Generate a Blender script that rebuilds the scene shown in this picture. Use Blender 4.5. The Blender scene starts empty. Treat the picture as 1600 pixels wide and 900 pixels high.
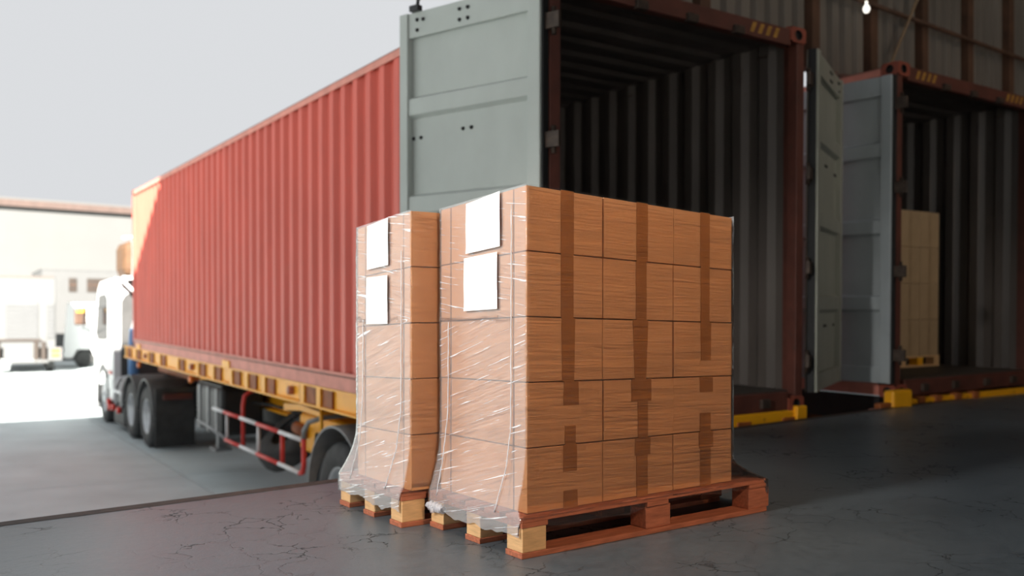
import bpy, bmesh, math, random
from mathutils import Vector, Matrix, noise
random.seed(7)
R = math.radians
SC = bpy.context.scene
COL = SC.collection

# ------------------------------------------------------------------ camera, sky, sun, exposure
cam_d = bpy.data.cameras.new('camera'); cam = bpy.data.objects.new('camera', cam_d); COL.objects.link(cam)
cam.location = (0, 0, .75); cam.rotation_euler = (R(90), 0, R(-36))
cam_d.sensor_width = 36; cam_d.lens = 30.99; cam_d.shift_y = .0306
cam_d.clip_end = 500
cam_d.dof.use_dof = True; cam_d.dof.focus_distance = 2.85; cam_d.dof.aperture_fstop = 2.0
SC.camera = cam

w = bpy.data.worlds.new('overcast_sky'); SC.world = w; w.use_nodes = True
bg = w.node_tree.nodes['Background']
bg.inputs[0].default_value = (.95, .97, 1.0, 1); bg.inputs[1].default_value = .75

sd = bpy.data.lights.new('sun', 'SUN'); sun = bpy.data.objects.new('sun', sd); COL.objects.link(sun)
sun.rotation_euler = Vector((.6, 1, -.644)).to_track_quat('-Z', 'Y').to_euler()
sd.energy = 32; sd.angle = R(.6); sd.color = (1, .95, .86)

vs = SC.view_settings
vs.view_transform = 'Standard'; vs.look = 'None'; vs.gamma = 1; vs.use_curve_mapping = False
vs.exposure = .0
SC.cycles.max_bounces = 8; SC.cycles.transparent_max_bounces = 16
SC.cycles.sample_clamp_indirect = 6

# ------------------------------------------------------------------ materials
MATS = {}
def mat(name, col, rough=.6, metal=0, var=.12, vscale=6, bump=0, bscale=80, stretch=(1, 1, 1), dirt=None, dscale=3, dthr=.62, spec=.5):
    if name in MATS: return MATS[name]
    m = bpy.data.materials.new(name); m.use_nodes = True; MATS[name] = m
    nt = m.node_tree; N = nt.nodes; Lk = nt.links; b = N['Principled BSDF']
    b.inputs['Roughness'].default_value = rough; b.inputs['Metallic'].default_value = metal
    b.inputs['Specular IOR Level'].default_value = spec
    tc = N.new('ShaderNodeTexCoord'); mp = N.new('ShaderNodeMapping'); mp.inputs['Scale'].default_value = stretch
    Lk.new(tc.outputs['Object'], mp.inputs[0])
    nz = N.new('ShaderNodeTexNoise'); nz.inputs['Scale'].default_value = vscale; nz.inputs['Detail'].default_value = 6
    Lk.new(mp.outputs[0], nz.inputs[0])
    rp = N.new('ShaderNodeValToRGB')
    rp.color_ramp.elements[0].position = .3; rp.color_ramp.elements[1].position = .72
    rp.color_ramp.elements[0].color = tuple(c * (1 - var) for c in col) + (1,)
    rp.color_ramp.elements[1].color = tuple(min(1, c * (1 + var)) for c in col) + (1,)
    Lk.new(nz.outputs[0], rp.inputs[0]); out = rp.outputs[0]
    if dirt:
        n2 = N.new('ShaderNodeTexNoise'); n2.inputs['Scale'].default_value = dscale; n2.inputs['Detail'].default_value = 9; n2.inputs['Roughness'].default_value = .7
        Lk.new(mp.outputs[0], n2.inputs[0])
        r2 = N.new('ShaderNodeValToRGB'); r2.color_ramp.elements[0].position = dthr; r2.color_ramp.elements[1].position = dthr + .12
        Lk.new(n2.outputs[0], r2.inputs[0])
        mx = N.new('ShaderNodeMix'); mx.data_type = 'RGBA'; mx.inputs['B'].default_value = tuple(dirt) + (1,)
        Lk.new(r2.outputs[0], mx.inputs['Factor']); Lk.new(out, mx.inputs['A']); out = mx.outputs['Result']
    Lk.new(out, b.inputs['Base Color'])
    if bump:
        n3 = N.new('ShaderNodeTexNoise'); n3.inputs['Scale'].default_value = bscale; n3.inputs['Detail'].default_value = 4
        Lk.new(mp.outputs[0], n3.inputs[0])
        bp = N.new('ShaderNodeBump'); bp.inputs['Strength'].default_value = bump; bp.inputs['Distance'].default_value = .01
        Lk.new(n3.outputs[0], bp.inputs['Height']); Lk.new(bp.outputs[0], b.inputs['Normal'])
    return m

def emit(name, col, s):
    m = bpy.data.materials.new(name); m.use_nodes = True; b = m.node_tree.nodes['Principled BSDF']
    b.inputs['Base Color'].default_value = (*col, 1); b.inputs['Emission Color'].default_value = (*col, 1); b.inputs['Emission Strength'].default_value = s
    return m

RED = mat('container_red_paint', (.64, .105, .070), .5, 0, .1, 3, .15, 30, (1, 1, .3), (.50, .16, .10), 4, .64)
RAILRED = mat('faded_red_paint', (.66, .25, .19), .6, 0, .15, 5, .1, 40, (1, 1, 1), (.42, .20, .15), 6, .62)
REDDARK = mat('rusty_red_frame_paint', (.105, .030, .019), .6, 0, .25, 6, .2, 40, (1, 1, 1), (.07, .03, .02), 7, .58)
CASTRED = mat('casting_red_paint', (.26, .06, .034), .6, 0, .2, 8, .1, 40)
STRIPE = mat('dull_yellow_stripe', (.38, .19, .03), .6, 0, .2, 20)
ORANGERED = mat('orange_red_paint', (.62, .13, .05), .5, 0, .15, 6, .1, 40, (1, 1, 1), (.25, .08, .04), 7, .6)
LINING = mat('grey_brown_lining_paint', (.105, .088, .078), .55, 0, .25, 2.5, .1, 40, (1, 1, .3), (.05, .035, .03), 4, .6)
DOORGREY = mat('grey_green_door_paint', (.49, .525, .50), .5, 0, .06, 4, .08, 30, (1, 1, .6), (.28, .29, .26), 9, .68)
DOORCREAM = mat('cream_grey_door_paint', (.30, .30, .25), .5, 0, .1, 4, .1, 30, (1, 1, .6), (.12, .09, .06), 9, .66)
DOORBLUE = mat('blue_grey_door_paint', (.36, .40, .42), .5, 0, .1, 4, .1, 30, (1, 1, .6), (.2, .2, .19), 8, .66)
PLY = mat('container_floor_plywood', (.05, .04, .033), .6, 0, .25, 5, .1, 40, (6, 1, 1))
RUBBER = mat('black_rubber', (.012, .012, .013), .7, 0, .2, 9, .1, 60)
TYRE = mat('dusty_tyre_rubber', (.045, .045, .045), .75, 0, .3, 9, .2, 70, (1, 1, 1), (.10, .10, .095), 6, .6)
BLACKSTEEL = mat('black_painted_steel', (.02, .021, .023), .5, 0, .25, 6, .05, 50)
STEEL = mat('brushed_steel', (.45, .46, .47), .35, .9, .1, 12, .05, 90)
RIM = mat('silver_wheel_paint', (.50, .52, .54), .35, .4, .12, 12, 0)
GREYPLASTIC = mat('grey_plastic', (.22, .225, .23), .5, 0, .12, 10)
YELLOW = mat('yellow_chassis_paint', (.95, .42, .008), .45, 0, .1, 4, .1, 40, (1, 1, 1), (.40, .13, .015), 5, .62)
YELDARK = mat('brown_chassis_paint', (.30, .085, .018), .6, 0, .3, 9, .1, 40)
GREYDARK = mat('dark_rust_metal', (.06, .04, .03), .6, .3, .4, 20, .2, 60)
WHITE = mat('white_vehicle_paint', (.62, .63, .64), .35, 0, .03, 4)
WHITEPAINT = mat('white_guard_paint', (.70, .71, .72), .5, 0, .08, 9)
REDPAINT = mat('red_guard_paint', (.62, .04, .03), .45, 0, .12, 9)
REDLENS = mat('red_lens', (.70, .03, .02), .2, 0, .05, 20)
ORANGELENS = mat('orange_lens', (.85, .22, .03), .2, 0, .05, 20)
GLASSDARK = mat('dark_window_glass', (.02, .023, .026), .08, 0, .1, 4)
TANTARP = mat('tan_canvas', (.085, .042, .018), .8, 0, .2, 6, .3, 14)
BLUEHOSE = mat('blue_plastic', (.10, .22, .45), .4, 0, .1, 8)
CARDBOARD = mat('cardboard', (.61, .295, .125), .8, 0, .035, 3, .04, 60)
CARDOLD = mat('pale_cardboard', (.42, .29, .165), .8, 0, .06, 5)
TAPE = mat('brown_packing_tape', (.38, .145, .042), .3, 0, .08, 14, .08, 30)
PAPER = mat('white_paper', (.93, .93, .93), .7, 0, .012, 5)
WOODPALE = mat('pale_and_lit_pine', (.66, .40, .19), .7, 0, .16, 14, .15, 50, (1, 1, 7), (.42, .22, .09), 12, .66)
WOODRED = mat('red_stained_wood', (.40, .125, .062), .65, 0, .28, 11, .2, 60, (1, 8, 8), (.15, .05, .03), 9, .62)
SHEET = mat('aged_corrugated_sheet', (.165, .145, .125), .6, .1, .2, 2.2, .1, 30, (1, 1, .3), (.09, .06, .045), 3, .6)
POSTRUST = mat('rust_brown_steel', (.085, .040, .022), .7, 0, .3, 6, .1, 40)
ROPE = mat('tan_cable', (.22, .15, .09), .7, 0, .2, 30)
BUILDING = mat('dark_grey_cladding', (.098, .098, .097), .7, 0, .03, .6)  # even dark grey, so the strong sun does not burn it out
BRN = mat('dark_brown_shutter', (.022, .013, .008), .6, 0, .2, 4)
EAVE = mat('weathered_brown_eave', (.075, .048, .040), .7, 0, .15, 2)
ROOFGREY = mat('grey_roof_sheet', (.22, .22, .22), .7, 0, .1, 2)
HALLWALL = mat('dim_hall_cladding', (.10, .095, .09), .8, 0, .15, 1.5)
FLAPBLACK = mat('dusty_mudflap_rubber', (.035, .036, .036), .6, 0, .35, 5, .1, 30)
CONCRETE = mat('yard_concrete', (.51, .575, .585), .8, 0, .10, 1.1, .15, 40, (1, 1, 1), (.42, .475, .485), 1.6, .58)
JOINT = mat('dark_joint_filler', (.15, .15, .145), .9, 0, .2, 5)

def floor_material():
    m = bpy.data.materials.new('cracked_dark_dock_floor'); m.use_nodes = True
    nt = m.node_tree; N = nt.nodes; Lk = nt.links; b = N['Principled BSDF']; b.inputs['Specular IOR Level'].default_value = .42
    tc = N.new('ShaderNodeTexCoord')
    def nz(scale, det=6, rough=.6):
        n = N.new('ShaderNodeTexNoise'); n.inputs['Scale'].default_value = scale; n.inputs['Detail'].default_value = det; n.inputs['Roughness'].default_value = rough
        Lk.new(tc.outputs['Object'], n.inputs[0]); return n
    big = nz(1.3); fine = nz(22, 8, .75); warp = nz(5, 5)
    # cracks: distance to the edge of warped cells, broken up by a mask
    add = N.new('ShaderNodeMixRGB'); add.blend_type = 'ADD'; add.inputs[0].default_value = .22
    Lk.new(tc.outputs['Object'], add.inputs[1]); Lk.new(warp.outputs['Color'], add.inputs[2])
    vo = N.new('ShaderNodeTexVoronoi'); vo.feature = 'DISTANCE_TO_EDGE'; vo.inputs['Scale'].default_value = 6.5
    Lk.new(add.outputs[0], vo.inputs[0])
    cr = N.new('ShaderNodeValToRGB'); cr.color_ramp.elements[0].position = 0; cr.color_ramp.elements[1].position = .028
    cr.color_ramp.elements[0].color = (1, 1, 1, 1); cr.color_ramp.elements[1].color = (0, 0, 0, 1)
    Lk.new(vo.outputs['Distance'], cr.inputs[0])
    mk = N.new('ShaderNodeValToRGB'); mk.color_ramp.elements[0].position = .45; mk.color_ramp.elements[1].position = .60
    m2 = nz(2.3, 4); Lk.new(m2.outputs[0], mk.inputs[0])
    mul = N.new('ShaderNodeMath'); mul.operation = 'MULTIPLY'; Lk.new(cr.outputs[0], mul.inputs[0]); Lk.new(mk.outputs[0], mul.inputs[1])
    base = N.new('ShaderNodeValToRGB'); base.color_ramp.elements[0].position = .3; base.color_ramp.elements[1].position = .7
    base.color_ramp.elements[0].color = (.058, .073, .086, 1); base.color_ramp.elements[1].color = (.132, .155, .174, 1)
    mixn = N.new('ShaderNodeMath'); mixn.operation = 'MULTIPLY_ADD'; mixn.inputs[1].default_value = .45; 
    sc = N.new('ShaderNodeMath'); sc.operation = 'MULTIPLY'; sc.inputs[1].default_value = .55; Lk.new(fine.outputs[0], sc.inputs[0])
    Lk.new(big.outputs[0], mixn.inputs[0]); Lk.new(sc.outputs[0], mixn.inputs[2]); Lk.new(mixn.outputs[0], base.inputs[0])
    mx = N.new('ShaderNodeMix'); mx.data_type = 'RGBA'; mx.inputs['B'].default_value = (.006, .006, .007, 1)
    Lk.new(mul.outputs[0], mx.inputs['Factor']); Lk.new(base.outputs[0], mx.inputs['A']); Lk.new(mx.outputs['Result'], b.inputs['Base Color'])
    rr = N.new('ShaderNodeMapRange'); rr.inputs[1].default_value = .3; rr.inputs[2].default_value = .7; rr.inputs[3].default_value = .28; rr.inputs[4].default_value = .44
    Lk.new(mixn.outputs[0], rr.inputs[0])
    ra = N.new('ShaderNodeMath'); ra.operation = 'MAXIMUM'; Lk.new(rr.outputs[0], ra.inputs[0]); Lk.new(mul.outputs[0], ra.inputs[1]); Lk.new(ra.outputs[0], b.inputs['Roughness'])
    hh = N.new('ShaderNodeMath'); hh.operation = 'MULTIPLY_ADD'; hh.inputs[1].default_value = -1.2; Lk.new(mul.outputs[0], hh.inputs[0]); Lk.new(fine.outputs[0], hh.inputs[2])
    bp = N.new('ShaderNodeBump'); bp.inputs['Strength'].default_value = .35; bp.inputs['Distance'].default_value = .004
    Lk.new(hh.outputs[0], bp.inputs['Height']); Lk.new(bp.outputs[0], b.inputs['Normal'])
    return m
FLOOR = floor_material()

def film_material():
    m = bpy.data.materials.new('clear_stretch_film'); m.use_nodes = True
    nt = m.node_tree; N = nt.nodes; Lk = nt.links
    for n in list(N): N.remove(n)
    out = N.new('ShaderNodeOutputMaterial')
    uv = N.new('ShaderNodeUVMap'); uv.uv_map = 'wrap'           # metres: u round the stack, v up, sheared by the pull of the wrap
    mp = N.new('ShaderNodeMapping'); mp.inputs['Scale'].default_value = (5, 115, 1); Lk.new(uv.outputs[0], mp.inputs[0])
    n1 = N.new('ShaderNodeTexNoise'); n1.inputs['Scale'].default_value = 1; n1.inputs['Detail'].default_value = 5; n1.inputs['Roughness'].default_value = .6; n1.inputs['Distortion'].default_value = .5
    Lk.new(mp.outputs[0], n1.inputs[0])
    mp2 = N.new('ShaderNodeMapping'); mp2.inputs['Scale'].default_value = (4, 26, 1); Lk.new(uv.outputs[0], mp2.inputs[0])
    n2 = N.new('ShaderNodeTexNoise'); n2.inputs['Scale'].default_value = 1; n2.inputs['Detail'].default_value = 3; Lk.new(mp2.outputs[0], n2.inputs[0])
    sm = N.new('ShaderNodeMath'); sm.operation = 'MULTIPLY_ADD'; sm.inputs[1].default_value = 1.2; Lk.new(n2.outputs[0], sm.inputs[0]); Lk.new(n1.outputs[0], sm.inputs[2])
    bp = N.new('ShaderNodeBump'); bp.inputs['Strength'].default_value = .95; bp.inputs['Distance'].default_value = .004; Lk.new(sm.outputs[0], bp.inputs['Height'])
    # thin milky creases; on the left they also paint in white glints
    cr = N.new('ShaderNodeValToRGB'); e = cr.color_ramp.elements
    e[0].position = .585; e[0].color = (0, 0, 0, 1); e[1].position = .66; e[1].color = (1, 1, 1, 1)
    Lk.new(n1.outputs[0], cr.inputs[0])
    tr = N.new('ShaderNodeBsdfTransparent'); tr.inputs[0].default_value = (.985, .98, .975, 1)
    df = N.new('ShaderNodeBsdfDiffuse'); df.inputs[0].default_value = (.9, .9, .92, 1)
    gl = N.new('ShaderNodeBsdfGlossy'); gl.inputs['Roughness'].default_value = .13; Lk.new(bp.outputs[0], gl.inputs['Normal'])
    at = N.new('ShaderNodeAttribute'); at.attribute_name = 'milk_glint'     # thicker film at the hem; left side raised to paint in glints and haze
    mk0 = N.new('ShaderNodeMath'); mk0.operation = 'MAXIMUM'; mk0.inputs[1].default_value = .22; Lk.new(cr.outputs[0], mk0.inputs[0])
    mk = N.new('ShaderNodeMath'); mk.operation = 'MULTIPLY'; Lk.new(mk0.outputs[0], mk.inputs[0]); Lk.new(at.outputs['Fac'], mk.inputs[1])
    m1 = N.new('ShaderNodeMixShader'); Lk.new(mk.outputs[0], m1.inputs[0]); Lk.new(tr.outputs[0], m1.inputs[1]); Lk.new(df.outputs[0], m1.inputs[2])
    fr = N.new('ShaderNodeFresnel'); fr.inputs['IOR'].default_value = 1.5; Lk.new(bp.outputs[0], fr.inputs['Normal'])
    f2 = N.new('ShaderNodeMath'); f2.operation = 'MULTIPLY'; f2.inputs[1].default_value = 1.7; f2.use_clamp = True; Lk.new(fr.outputs[0], f2.inputs[0])
    ms = N.new('ShaderNodeMixShader'); Lk.new(f2.outputs[0], ms.inputs[0]); Lk.new(m1.outputs[0], ms.inputs[1]); Lk.new(gl.outputs[0], ms.inputs[2])
    Lk.new(ms.outputs[0], out.inputs[0])
    return m
FILM = film_material()
FILMROPE = mat('bunched_film', (.62, .62, .66), .25, 0, .15, 40, .4, 60)

# ------------------------------------------------------------------ mesh helpers
class MB:
    """collects shapes and links them as ONE mesh object"""
    def __init__(s): s.v = []; s.f = []; s.m = []; s.sm = []
    def add(s, vs, fs, mi=0, smooth=False, mtx=None):
        o = len(s.v)
        s.v += [tuple(mtx @ Vector(p)) if mtx else tuple(p) for p in vs]
        for f in fs: s.f.append([o + i for i in f]); s.m.append(mi); s.sm.append(smooth)
        return s
    def box(s, a, b, mi=0, c=0, mtx=None):
        x0, y0, z0 = a; x1, y1, z1 = b
        if c <= 0:
            vs = [(x0,y0,z0),(x1,y0,z0),(x1,y1,z0),(x0,y1,z0),(x0,y0,z1),(x1,y0,z1),(x1,y1,z1),(x0,y1,z1)]
            fs = [(0,3,2,1),(4,5,6,7),(0,1,5,4),(1,2,6,5),(2,3,7,6),(3,0,4,7)]
            return s.add(vs, fs, mi, mtx=mtx)
        bm = bmesh.new(); bmesh.ops.create_cube(bm, size=1)
        for v in bm.verts: v.co = Vector((x0 + (v.co.x + .5) * (x1 - x0), y0 + (v.co.y + .5) * (y1 - y0), z0 + (v.co.z + .5) * (z1 - z0)))
        bmesh.ops.bevel(bm, geom=bm.edges[:], offset=c, segments=2, affect='EDGES', profile=.5)
        bm.verts.ensure_lookup_table(); bm.verts.index_update()
        s.add([v.co for v in bm.verts], [[v.index for v in f.verts] for f in bm.faces], mi, mtx=mtx); bm.free(); return s
    def prism(s, poly, axis, a, b, mi=0, smooth=False, mtx=None):
        """poly: 2-D outline, extruded along axis from a to b"""
        n = len(poly)
        def P(p, t): return {0: (t, p[0], p[1]), 1: (p[0], t, p[1]), 2: (p[0], p[1], t)}[axis]
        vs = [P(p, a) for p in poly] + [P(p, b) for p in poly]
        fs = [tuple(range(n - 1, -1, -1)), tuple(range(n, 2 * n))] + [(i, (i + 1) % n, n + (i + 1) % n, n + i) for i in range(n)]
        return s.add(vs, fs, mi, smooth, mtx)
    def tube(s, pts, r, n=10, mi=0, caps=True):
        pts = [Vector(p) for p in pts]; rings = []
        rs = r if isinstance(r, (list, tuple)) else [r] * len(pts)
        up = Vector((0, 0, 1)); prev = None
        for i, p in enumerate(pts):
            d = (pts[min(i + 1, len(pts) - 1)] - pts[max(i - 1, 0)]).normalized()
            if prev is None:
                a = d.cross(up if abs(d.z) < .95 else Vector((1, 0, 0))).normalized()
            else:
                a = (prev - d * prev.dot(d)).normalized()
            prev = a; b = d.cross(a)
            rings.append([p + (a * math.cos(2 * math.pi * k / n) + b * math.sin(2 * math.pi * k / n)) * rs[i] for k in range(n)])
        vs = [q for g in rings for q in g]; fs = []
        for i in range(len(rings) - 1):
            for k in range(n): fs.append((i * n + k, i * n + (k + 1) % n, (i + 1) * n + (k + 1) % n, (i + 1) * n + k))
        if caps: fs += [tuple(range(n - 1, -1, -1)), tuple((len(rings) - 1) * n + k for k in range(n))]
        return s.add(vs, fs, mi, True)
    def lathe(s, prof, n=32, mi=0, mtx=None, smooth=True):
        """prof: (radius, offset along x); revolved about the local x axis"""
        vs = []; fs = []
        for r, h in prof:
            for k in range(n):
                a = 2 * math.pi * k / n; vs.append((h, r * math.cos(a), r * math.sin(a)))
        for i in range(len(prof) - 1):
            for k in range(n): fs.append((i * n + k, i * n + (k + 1) % n, (i + 1) * n + (k + 1) % n, (i + 1) * n + k))
        return s.add(vs, fs, mi, smooth, mtx)
    def build(s, name, mats, parent=None, auto=35, fix=True):
        me = bpy.data.meshes.new(name); me.from_pydata(s.v, [], s.f)
        for m in (mats if isinstance(mats, (list, tuple)) else [mats]): me.materials.append(m)
        me.polygons.foreach_set('material_index', s.m); me.polygons.foreach_set('use_smooth', s.sm)
        if fix:
            bm = bmesh.new(); bm.from_mesh(me); bmesh.ops.recalc_face_normals(bm, faces=bm.faces); bm.to_mesh(me); bm.free()
        me.update()
        o = bpy.data.objects.new(name, me); COL.objects.link(o)
        if parent is not None: o.parent = parent
        return o

def link_copy(o, parent, loc=None, rot=None, name=None):
    c = o.copy(); COL.objects.link(c); c.parent = parent
    if loc is not None: c.location = loc
    if rot is not None: c.rotation_euler = rot
    return c
def copy_tree(o, parent=None):
    c = o.copy(); COL.objects.link(c); c.parent = parent
    for ch in list(o.children): copy_tree(ch, c)
    return c
def tag(o, label, cat, group=None):
    o['label'] = label; o['category'] = cat
    if group: o['group'] = group
    return o
def struct(o): o['kind'] = 'structure'; return o
def thing(name, label, cat, mtx=None, group=None):
    o = bpy.data.objects.new(name, None); COL.objects.link(o); o.empty_display_size = .1
    if mtx is not None: o.matrix_world = mtx
    return tag(o, label, cat, group)
def box(name, a, b, m, parent=None, c=0): return MB().box(a, b, 0, c).build(name, m, parent)

YAW = R(-2.265)
def frame(x, y, z, yaw=YAW, pitch=0, roll=0):
    return Matrix.Translation((x, y, z)) @ Matrix.Rotation(yaw, 4, 'Z') @ Matrix.Rotation(pitch, 4, 'X') @ Matrix.Rotation(roll, 4, 'Y')
T_RAMP = frame(3.43, 4.326, .032, YAW, R(.835), R(-.5))     # docked rig: container and trailer
T_FLAT = frame(3.43, 4.326, 0)                              # same heading, level
ZG = -1.5                                                   # yard level below the dock

# ------------------------------------------------------------------ setting
EY = lambda x: 3.69 + .066 * x                              # edge of the dock platform
X0, X1, YB = -6, 26, -16
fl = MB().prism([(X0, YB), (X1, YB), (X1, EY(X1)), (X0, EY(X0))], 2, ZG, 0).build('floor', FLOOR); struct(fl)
es = MB()
n = 160
for i in range(n):                                          # worn steel angle along the edge, slightly uneven
    xa = X0 + (X1 - X0) * i / n; xb = X0 + (X1 - X0) * (i + 1) / n - .0
    d = .012 * noise.noise((xa * 1.7, 0, 3))
    es.add([(xa, EY(xa) - .045 + d, .001), (xb, EY(xb) - .045 + d, .001), (xb, EY(xb) + .006, .006), (xa, EY(xa) + .006, .006),
            (xa, EY(xa) + .006, -.08), (xb, EY(xb) + .006, -.08)], [(0, 1, 2, 3), (3, 2, 5, 4)])
es.build('edge_strip', GREYDARK, fl)

gr = MB().box((-70, -24, -.06), (70, 95, -.012)).build('ground', JOINT); gr.matrix_world = frame(3.43, 4.326, ZG); struct(gr)
sl = MB().box((.008, .008, -.05), (3.992, 5.992, 0), 0, .006)
first = None
for i in range(-9, 8):
    for j in range(-2, 9):
        x, y = -.13 + 4 * i, 8.75 + 6 * j
        if first is None: first = sl.build('concrete_slab', CONCRETE, gr); first.location = (x, y, 0)
        elif j > -2 : link_copy(first, gr, (x, y, random.uniform(-.003, 0)))
        else: link_copy(first, gr, (x, y, 0))
# far yard beyond the slabs that can be told apart
MB().box((-70, 62.8, -.01), (70, 95, 0)).build('far_paving', CONCRETE, gr)
MB().box((-70, -24, -.01), (-36.2, 62.7, 0)).build('far_paving', CONCRETE, gr)
MB().box((-36.1, -24, -.01), (-1, -3.3, 0)).build('far_paving', JOINT, gr)  # out of view, kept dark to hold down light bounced off the ground

# hall roof over the dock; its front edge throws the shade line across the yard
ceil = struct(MB().box((-10.5, YB, 9.3), (X1, 5, 9.6)).build('ceiling', HALLWALL))
wr = struct(MB().box((X1, YB, 0), (X1 + .2, 5, 9.3)).build('wall_right', HALLWALL))
wl = struct(MB().box((-10.5, YB, ZG), (-10.3, -1.5, 9.3)).build('wall_left_blocker', HALLWALL))  # unseen wall, added to block light from the left rear
wf = MB()
wf.box((X0, YB - .2, 0), (-4, YB, 9.3)); wf.box((9, YB - .2, 0), (X1, YB, 9.3)); wf.box((-4, YB - .2, 6), (9, YB, 9.3))
struct(wf.build('wall_rear', HALLWALL))

# corrugated wall above the docked containers
POSTX = [3.55, 4.55, 5.55, 7.05, 8.0, 8.94, 9.89, 10.84, 11.8, 12.8, 13.8, 14.8, 15.8, 16.8]
wb = struct(MB().box((3.5, 5.08, 3.1), (26, 5.14, 9.3)).build('wall_dock', HALLWALL))
MB().box((10.6, 5.08, ZG), (26, 5.14, 3.1)).build('lower_panel', HALLWALL, wb)
for i in range(len(POSTX) - 1):
    xa, xb = POSTX[i] + .06, POSTX[i + 1] - .06
    prof = []; nr = max(3, round((xb - xa) / .19)); p = (xb - xa) / nr
    for k in range(nr):
        x = xa + k * p
        prof += [(x, 5.05), (x + .3 * p, 5.05), (x + .42 * p, 5.0), (x + .88 * p, 5.0)]
    prof.append((xb, 5.05))
    poly = prof + [(xb, 5.075), (xa, 5.075)]
    MB().prism(poly, 2, 3.12, 9.28).build('corrugated_panel', SHEET, wb)
pp = MB().box((-.06, 4.93, 3.1), (.06, 5.075, 9.3)).build('post', POSTRUST, wb); pp.location.x = POSTX[0]
for x in POSTX[1:]: link_copy(pp, wb, (x, 0, 0))
for z in (3.82, 5.25, 6.6): MB().tube([(3.6, 4.9, z), (20, 4.9, z + .03)], .022, 8).build('girt', POSTRUST, wb)
MB().tube([(8.05, 4.88, 3.05), (8.69, 4.88, 4.036), (9.3, 4.88, 4.97)], .016, 8).build('brace_rod', ROPE, wb)
blb = tag(MB().lathe([(.0, -.035), (.02, -.03), (.034, 0), (.026, .03), (.012, .045), (.012, .08), (0, .08)], 16, 0, Matrix.Translation((7.70, 4.83, 3.715)) @ Matrix.Rotation(R(-90), 4, 'Y')).build('bulb', emit('lit_bulb', (1, .95, .85), 1.5)),
          'small pale bulb under the sloping rod on the corrugated wall', 'bulb')

# ------------------------------------------------------------------ shipping container
CW = 2.44
def casting(parent, x, y, z, sx, sy, sz):
    """corner casting: steel block with oval holes sunk into its outer faces"""
    w_, d_, h_ = .178, .162, .118
    mb = MB()
    def face(o, u, v, nrm, lu, lv):
        n_ = 20; ru, rv = lu * .24, lv * .32
        ov = [(ru * math.cos(2 * math.pi * k / n_), rv * math.sin(2 * math.pi * k / n_)) for k in range(n_)]
        sq = []
        for k in range(n_):
            a = 2 * math.pi * k / n_; c, s_ = math.cos(a), math.sin(a); t = 1 / max(abs(c), abs(s_)); sq.append((c * t * lu / 2, s_ * t * lv / 2))
        P = lambda q, dd: o + u * q[0] + v * q[1] - nrm * dd
        vs = [P(q, 0) for q in sq] + [P(q, 0) for q in ov] + [P(q, .03) for q in ov]
        fs = [(k, (k + 1) % n_, n_ + (k + 1) % n_, n_ + k) for k in range(n_)]
        fs2 = [(n_ + k, n_ + (k + 1) % n_, 2 * n_ + (k + 1) % n_, 2 * n_ + k) for k in range(n_)] + [tuple(2 * n_ + k for k in range(n_))]
        i0 = len(mb.v); mb.add(vs, fs, 0); 
        for f in fs2: mb.f.append([i0 + q for q in f]); mb.m.append(1); mb.sm.append(False)
    X, Y, Z = Vector((1, 0, 0)), Vector((0, 1, 0)), Vector((0, 0, 1)); c = Vector((x + sx * w_ / 2, y + sy * d_ / 2, z + sz * h_ / 2))
    for sg in (-1, 1):
        face(c + X * sg * w_ / 2, Y, Z, X * sg, d_, h_); face(c + Y * sg * d_ / 2, X, Z, Y * sg, w_, h_); face(c + Z * sg * h_ / 2, X, Y, Z * sg, w_, d_)
    return mb.build('corner_casting', [CASTRED, RUBBER], parent, fix=False)

def corrug(n_, L, depth):
    """trapezoid profile points (along, out) over length L"""
    p = L / n_; pr = []
    for k in range(n_):
        y = k * p; pr += [(y, 0), (y + .32 * p, 0), (y + .5 * p, -depth), (y + .82 * p, -depth)]
    return pr + [(L, 0)]
def sheet(name, prof, to3, lo, hi, mats, parent, t=.005):
    """corrugated sheet: painted outside (slot 0), lining inside (slot 1)"""
    mb = MB(); n_ = len(prof)
    o = [to3(a, b, z) for z in (lo, hi) for a, b in prof]; i_ = [to3(a, b - t, z) for z in (lo, hi) for a, b in prof]
    mb.add(o, [(k, k + 1, n_ + k + 1, n_ + k) for k in range(n_ - 1)], 0); mb.add(i_, [(k, k + 1, n_ + k + 1, n_ + k) for k in range(n_ - 1)], 1)
    return mb.build(name, mats, parent, fix=False)

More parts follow.
